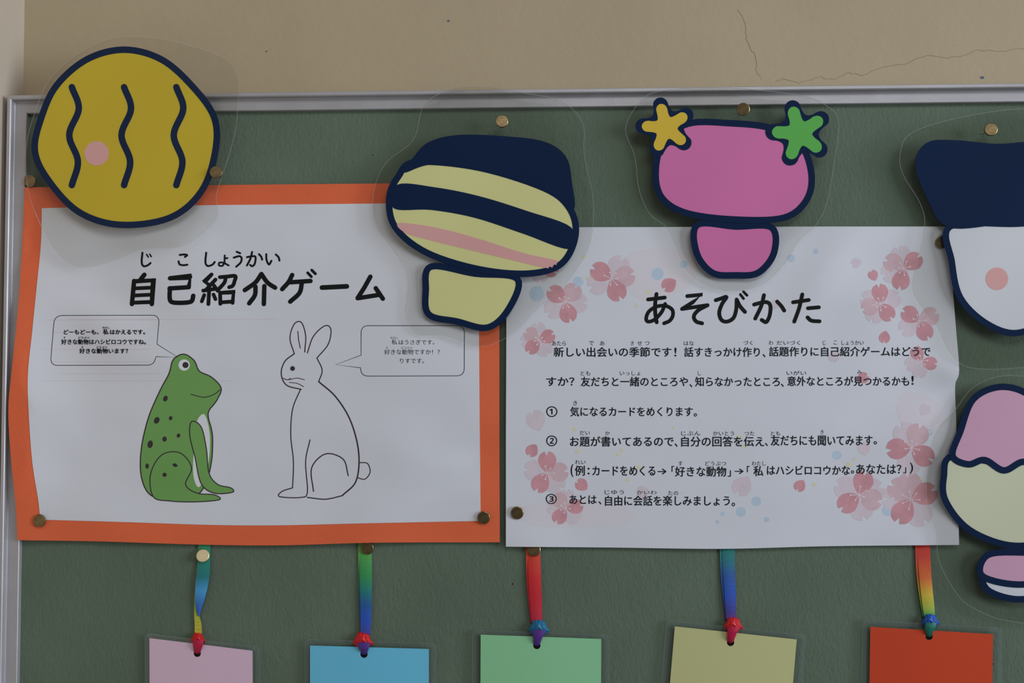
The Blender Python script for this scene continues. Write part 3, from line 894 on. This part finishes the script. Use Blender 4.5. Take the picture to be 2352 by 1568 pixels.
cutout('soft pink and cream laminated cutout at the lower right edge of the photo', (2300, 1130),
       [(2240, 886), (2194, 941), (2160, 978), (2138, 1030), (2128, 1100), (2131, 1166), (2150, 1220), (2158, 1290), (2200, 1366), (2240, 1398), (2305, 1423), (2400, 1428), (2480, 1370), (2520, 1200), (2510, 1000), (2430, 890), (2320, 862)],
       870, -0.0100, 1420, -0.0080,
       [('white_panel', 'fill', M_OFFW, wb_, -2), ('navy_outline', 'ring', M_NAVY, wb_, -1), ('lower_panel', 'fill', M_SOFTPINK, sp_, 0), ('navy_outline', 'ring', M_NAVY, sp_, 1), ('upper_panel', 'fill', M_PALE, cp, 2), ('navy_outline', 'ring', M_NAVY, cp, 3),
        ('pink_top', 'fill', M_SOFTPINK, dm, 4), ('navy_outline', 'ring', M_NAVY, dm, 5)])


# ------------------------------------------------------------------ cards hanging from rainbow ribbons
RED, CRIM, PURP = (0.72, 0.015, 0.02), (0.55, 0.01, 0.06), (0.10, 0.035, 0.26)
ORG, YELL, LIME = (0.78, 0.16, 0.02), (0.72, 0.52, 0.04), (0.42, 0.55, 0.05)
GRN, TEAL, SKY, BLU, VIO = (0.03, 0.33, 0.10), (0.01, 0.22, 0.24), (0.07, 0.38, 0.75), (0.015, 0.10, 0.58), (0.06, 0.05, 0.33)


def strip(bm, uvl, edges, v0, v1, n=6, cup=0.0):
    """ribbon strip: edges = [(y, xl, xr, depth_left, depth_right)]; v runs v0..v1"""
    L = spline([(e[1], e[0]) for e in edges], n=n)
    R = spline([(e[2], e[0]) for e in edges], n=n)
    D = spline([(e[3], e[4]) for e in edges], n=n)
    rows = []
    m = 5
    for i in range(len(L)):
        row = []
        for k in range(m):
            u = k / (m - 1)
            x = L[i][0] * (1 - u) + R[i][0] * u
            y = L[i][1] * (1 - u) + R[i][1] * u
            d = D[i][0] * (1 - u) + D[i][1] * u - cup * (1 - (2 * u - 1) ** 2)
            row.append(bm.verts.new(P(x, y, d)))
        rows.append(row)
    for i in range(len(rows) - 1):
        for k in range(m - 1):
            f = bm.faces.new((rows[i][k], rows[i][k + 1], rows[i + 1][k + 1], rows[i + 1][k]))
            f.smooth = True
            vs = [v0 + (v1 - v0) * (i + q) / (len(rows) - 1) for q in (0, 0, 1, 1)]
            us = [k / (m - 1), (k + 1) / (m - 1), (k + 1) / (m - 1), k / (m - 1)]
            for lp, uu, vv in zip(f.loops, us, vs):
                lp[uvl].uv = (uu, vv)


def rounded(tl, tr, br, bl, r=10):
    """rounded quad in px"""
    out = []
    q = [tl, tr, br, bl]
    for i in range(4):
        a, b, c = q[i - 1], q[i], q[(i + 1) % 4]
        la, lc = math.dist(a, b), math.dist(c, b)
        p = (b[0] + (a[0] - b[0]) * r / la, b[1] + (a[1] - b[1]) * r / la)
        s = (b[0] + (c[0] - b[0]) * r / lc, b[1] + (c[1] - b[1]) * r / lc)
        for k in range(5):
            tt = k / 4
            out.append(((1 - tt) ** 2 * p[0] + 2 * tt * (1 - tt) * b[0] + tt * tt * s[0], (1 - tt) ** 2 * p[1] + 2 * tt * (1 - tt) * b[1] + tt * tt * s[1]))
    return out


def hanging_card(label, m_card, tl, tr, dn, sleeve, hole, front, back, knot, kcol, tailcol, stops, cname, lean=0.0, vr=(0, 1, 0, 1)):
    root = thing('hanging_card', P(hole[0], hole[1], -0.004), label, 'card', 'laminated cards hanging on rainbow ribbons')
    ux, uy = tr[0] - tl[0], tr[1] - tl[1]
    l = math.hypot(ux, uy)
    hgt = 400
    dx, dy = dn[0] * hgt, dn[1] * hgt
    br = (tr[0] + dx, tr[1] + dy)
    bl = (tl[0] + dx, tl[1] + dy)
    dep = lambda px, py: -0.0040 - lean * (py - 1450) / 400 - 0.0008 * math.sin((px - tl[0]) / 80.0)
    h1 = circle(hole[0], hole[1], 8.5, 8.5, 20)
    slab('card', [[tl, tr, br, bl], h1], dep, 0.0003, m_card, root, grid=40)['label'] = cname + ' card inside the sleeve'
    ml, mt, mr = sleeve
    ex, ey = ux / l, uy / l
    T = lambda p, a, b: (p[0] + ex * a - dn[0] * b, p[1] + ey * a - dn[1] * b)
    slv = rounded(T(tl, -ml, mt), T(tr, mr, mt), T(br, mr, -14), T(bl, -ml, -14), 12)
    slab('laminate_sleeve', [slv, circle(hole[0], hole[1], 8, 8, 20)], lambda a, b: dep(a, b) - 0.0003, 0.0009, M_SLV, root, grid=60)
    rim = Art([M_SLRIM, M_SLE])
    rim.stroke(slv, 1.6, closed=True, smooth=False, layer=1)
    rim.stroke(rounded(T(tl, -ml + 5, mt - 5), T(tr, mr - 5, mt - 5), T(br, mr - 5, -9), T(bl, -ml + 5, -9), 9), 9, 1, closed=True, smooth=False)
    rim.build('sleeve_edge', lambda a, b: dep(a, b) - 0.0005, root, grid=None)
    rm = ribbon_material(cname.replace(' ', '_') + '_ribbon', stops)
    bm = bmesh.new()
    uvl = bm.loops.layers.uv.new('UVMap')
    strip(bm, uvl, front, vr[0], vr[1], cup=0.0006)
    if back:
        strip(bm, uvl, back, vr[2], vr[3])
    rib = link_bm('ribbon', bm, rm, root)
    # knot: a puffed wrap with pointed shoulders and folds
    kx, ky, ks = knot
    bm = bmesh.new()
    rows = [(-19, -11, 11, -0.0040, 0.0006), (-15, -14, 14, -0.0060, 0.0012), (-7, -17, 16, -0.0076, 0.0016), (1, -22, 21, -0.0080, 0.0020), (6, -26, 26, -0.0072, 0.0024),
            (12, -16, 18, -0.0068, 0.0016), (17, -11, 13, -0.0056, 0.0010), (20, -9, 10, -0.0040, 0.0004)]
    m = 9
    front_g, back_g = [], []
    for ri, (y, xl, xr, dd, cup) in enumerate(rows):
        fr_, bk_ = [], []
        for k in range(m):
            u = k / (m - 1)
            x = xl * (1 - u) + xr * u
            yy = y + 3.5 * (u - 0.5) * (1 if ri < 5 else -1) - 3.0 * (1 - (2 * u - 1) ** 2) * (1 if ri in (3, 4) else 0)
            e = 1 - (2 * u - 1) ** 2
            crease = 0.0008 * (1 if (k + ri // 2) % 3 == 0 else 0) * e
            fr_.append(bm.verts.new(P(kx + x * ks, ky + yy * ks, dd - cup * (e - 0.6) + crease + 0.0016 * (1 - e))))
            bk_.append(bm.verts.new(P(kx + x * ks * .96, ky + yy * ks, -0.0022 - 0.0004 * e)))
        front_g.append(fr_)
        back_g.append(bk_)
    for gr in (front_g, back_g):
        for a in range(len(rows) - 1):
            for k in range(m - 1):
                bm.faces.new((gr[a][k], gr[a][k + 1], gr[a + 1][k + 1], gr[a + 1][k]))
    for a in range(len(rows) - 1):
        for k in (0, m - 1):
            bm.faces.new((front_g[a][k], front_g[a + 1][k], back_g[a + 1][k], back_g[a][k]))
    for a in (0, len(rows) - 1):
        for k in range(m - 1):
            bm.faces.new((front_g[a][k], front_g[a][k + 1], back_g[a][k + 1], back_g[a][k]))
    bmesh.ops.recalc_face_normals(bm, faces=bm.faces[:])
    kn = link_bm('knot', bm, mat('ribbon_knot_' + cname.replace(' ', '_'), kcol, 0.45, bump=0.25, bscale=900), rib, smooth=False)
    kn['label'] = {'pink': 'red', 'sky blue': 'red', 'light green': 'teal blue', 'pale yellow': 'red', 'dark orange': 'blue'}[cname] + ' knot'
    bm = bmesh.new()
    uvl = bm.loops.layers.uv.new('UVMap')
    hx, hy = hole
    strip(bm, uvl, [(ky + 4 * ks, kx - 14 * ks, kx + 16 * ks, -0.0075, -0.0075), (ky + 18 * ks, (kx + hx) / 2 - 11, (kx + hx) / 2 + 12, -0.0082, -0.0082),
                    (hy - 8, hx - 8, hx + 9, -0.0066, -0.0066), (hy + 1, hx - 7, hx + 7, -0.0030, -0.0030)], 0, 1, cup=0.0012)
    link_bm('ribbon_loop', bm, mat('ribbon_loop_' + cname.replace(' ', '_'), tailcol, 0.45, bump=0.3, bscale=800), rib)
    return root


def F(*rows, d=-0.0034):
    def q(y):
        return -0.0012 + (d + 0.0012) * min(1, max(0, (y - 1262) / 70))
    return [(y, a, b, q(y), q(y)) for y, a, b in rows]


hanging_card('pink laminated card hanging under the left poster, leftmost on the board', mat('pink_card', (0.93, 0.64, 0.78), 0.5, coat=0.3), (343, 1465), (580, 1494), (0.004, 1.0), (10, 10, 17), (453, 1500),
             F((1225, 455, 484), (1285, 454, 483), (1330, 450, 480), (1368, 448, 472), (1390, 449, 465), (1414, 454, 457.5)),
             F((1330, 449, 470), (1375, 446.5, 456), (1400, 446, 457), (1415, 446, 458), (1432, 447, 462.5), (1458, 447, 464), d=-0.0024), (455, 1467, 0.72), RED, CRIM,
             [(0.0, GRN), (0.30, TEAL), (0.42, SKY), (0.60, (0.03, 0.20, 0.58)), (0.80, BLU), (0.81, (0.25, 0.42, 0.16)), (0.88, LIME), (1.0, (0.6, 0.5, 0.04))], 'pink', 0.0006, vr=(0, 0.80, 0.81, 1))
hanging_card('sky blue laminated card hanging under the right half of the orange poster', mat('sky_blue_card', (0.20, 0.70, 0.95), 0.45, coat=0.4), (712, 1482), (985, 1490), (0.0, 1.0), (12, 14, 16), (836, 1502),
             F((1225, 827, 854), (1270, 827, 854), (1350, 827, 854), (1400, 828, 853), (1456, 828, 851)), F((1225, 822, 845), (1300, 823, 845), (1380, 824, 850), (1456, 829, 850), d=-0.0020), (834, 1471, 0.98), RED, PURP,
             [(0.0, (0.2, 0.45, 0.06)), (0.22, (0.12, 0.46, 0.08)), (0.42, GRN), (0.55, TEAL), (0.68, (0.015, 0.12, 0.36)), (0.85, BLU), (1.0, (0.05, 0.07, 0.42))], 'sky blue')
hanging_card('light green laminated card hanging under the left end of the blossom sheet', mat('light_green_card', (0.37, 0.78, 0.42), 0.5, coat=0.3), (1104, 1457), (1381, 1467), (-0.004, 1.0), (19, 10, 19), (1233, 1482),
             F((1232, 1212, 1240), (1270, 1213, 1241), (1330, 1214, 1243), (1390, 1218, 1245), (1428, 1221, 1246)), F((1232, 1208, 1234), (1330, 1209, 1236), (1428, 1218, 1240), d=-0.0020), (1238, 1442, 1.0), (0.01, 0.17, 0.33), PURP,
             [(0.0, ORG), (0.25, (0.75, 0.06, 0.02)), (0.5, RED), (0.9, (0.62, 0.012, 0.04)), (1.0, CRIM)], 'light green')
hanging_card('pale yellow laminated card, tilted, hanging under the middle of the blossom sheet', mat('pale_yellow_card', (0.74, 0.71, 0.33), 0.55, coat=0.2), (1550, 1438), (1830, 1468), (-0.085, 0.996), (20, 12, 20), (1678, 1475),
             F((1235, 1657, 1687), (1300, 1660, 1688), (1360, 1664, 1690), (1422, 1668, 1691)), F((1235, 1652, 1680), (1330, 1656, 1684), (1422, 1666, 1688), d=-0.0020), (1685, 1435, 0.92), RED, CRIM,
             [(0.0, (0.01, 0.2, 0.14)), (0.25, TEAL), (0.45, (0.015, 0.11, 0.42)), (0.7, BLU), (0.92, VIO), (1.0, (0.15, 0.03, 0.2))], 'pale yellow')
hanging_card('dark orange laminated card hanging under the right end of the blossom sheet', mat('dark_orange_card', (0.78, 0.075, 0.018), 0.55, spec=0.2, coat=0.1), (1999, 1439), (2281, 1456), (-0.015, 1.0), (18, 15, 20), (2134, 1461),
             F((1235, 2106, 2136), (1280, 2108, 2137), (1340, 2113, 2141), (1390, 2119, 2146), (1416, 2123, 2148)), F((1235, 2101, 2130), (1330, 2106, 2136), (1416, 2119, 2142), d=-0.0020), (2138, 1426, 0.86), (0.015, 0.10, 0.48), (0.01, 0.18, 0.12),
             [(0.0, RED), (0.25, (0.75, 0.05, 0.02)), (0.45, ORG), (0.62, YELL), (0.80, LIME), (0.94, (0.12, 0.42, 0.06)), (1.0, GRN)], 'dark orange')


# ------------------------------------------------------------------ brass thumbtacks
M_BRIGHT = mat('lit_brass', (0.78, 0.64, 0.36), 0.45, metal=0.75, vary=0.08, vscale=200)  # same brass painted brighter, for the head that catches the window light


def tack(px, py, depth, label, tilt=(0.0, 0.0), r=0.0059, metal=M_BRASS):
    c = P(px, py, depth)
    root = thing('thumbtack', c, label, 'thumbtack', 'brass thumbtacks on the board')
    rot = (Matrix.Rotation(tilt[0], 3, 'Z') @ Matrix.Rotation(tilt[1], 3, 'X'))
    bm = bmesh.new()
    prof = [(r * 0.90, -0.0016), (r * 0.965, -0.0014), (r * 0.995, -0.0010), (r, -0.0005), (r * 0.98, 0.0), (r * 0.85, 0.0001)]
    n = 40
    rings = [[bm.verts.new(rot @ Vector((rr * math.cos(2 * math.pi * k / n), y, rr * math.sin(2 * math.pi * k / n))) + c) for k in range(n)] for rr, y in prof]
    for a, b in zip(rings, rings[1:]):
        for k in range(n):
            j = (k + 1) % n
            bm.faces.new((a[k], a[j], b[j], b[k]))
    bm.faces.new(rings[-1])
    bm.faces.new(rings[0])
    bmesh.ops.recalc_face_normals(bm, faces=bm.faces[:])
    link_bm('head', bm, metal, root)
    bm = bmesh.new()
    end = max(0.004, 0.004 - depth * 0) - depth
    ra = [bm.verts.new(Vector((0.0006 * math.cos(k * math.pi / 4), 0.0, 0.0006 * math.sin(k * math.pi / 4))) + c) for k in range(8)]
    rb2 = [bm.verts.new(Vector((0.0003 * math.cos(k * math.pi / 4), end, 0.0003 * math.sin(k * math.pi / 4))) + c) for k in range(8)]
    for k in range(8):
        bm.faces.new((ra[k], ra[(k + 1) % 8], rb2[(k + 1) % 8], rb2[k]))
    bm.faces.new(rb2)
    bm.faces.new(ra)
    bmesh.ops.recalc_face_normals(bm, faces=bm.faces[:])
    link_bm('pin', bm, M_STEEL, root)
    return root


tack(70, 416, dl(70, 430) - 0.0009, 'dull brass thumbtack above the upper left corner of the orange card, beside the frame', (-.1, .05))
tack(497, 396, -0.0172, 'shiny brass thumbtack at the right side of the yellow cutout', (.10, -.22))
tack(1153, 279, -0.0160, 'brass thumbtack at the top of the pale yellow and navy cutout', (.05, -.03))
tack(1707, 251, -0.0165, 'brass thumbtack just under the top rail above the pink cutout', (-.05, .16))
tack(2275, 298, -0.0150, 'brass thumbtack at the top of the white and navy cutout', (-.08, -.02))
tack(2163, 556, dr(2163, 556) - 0.0009, 'dark thumbtack at the upper right corner of the blossom sheet, half behind a cutout', (.0, .05))
tack(92, 1195, dl(92, 1195) - 0.0012, 'brass thumbtack in the lower left corner of the white game poster', (-.05, .02))
tack(1111, 1188, dl(1111, 1188) - 0.0012, 'dark brass thumbtack in the lower right corner of the orange-bordered poster', (.0, .05))
tack(1188, 1177, dr(1188, 1177) - 0.0009, 'dark grey thumbtack in the lower left corner of the blossom sheet', (.0, .06))
tack(466, 1276, -0.0036, "bright gold thumbtack on the pink card's green ribbon end", (.24, -.27), metal=M_BRIGHT)
tack(844, 1258, -0.0022, "brown thumbtack on the sky blue card's ribbon, tucked under the orange poster's edge", (.03, .02))
tack(1227, 1262, -0.0022, "brass thumbtack on the light green card's red ribbon below the blossom sheet", (.04, -.10))
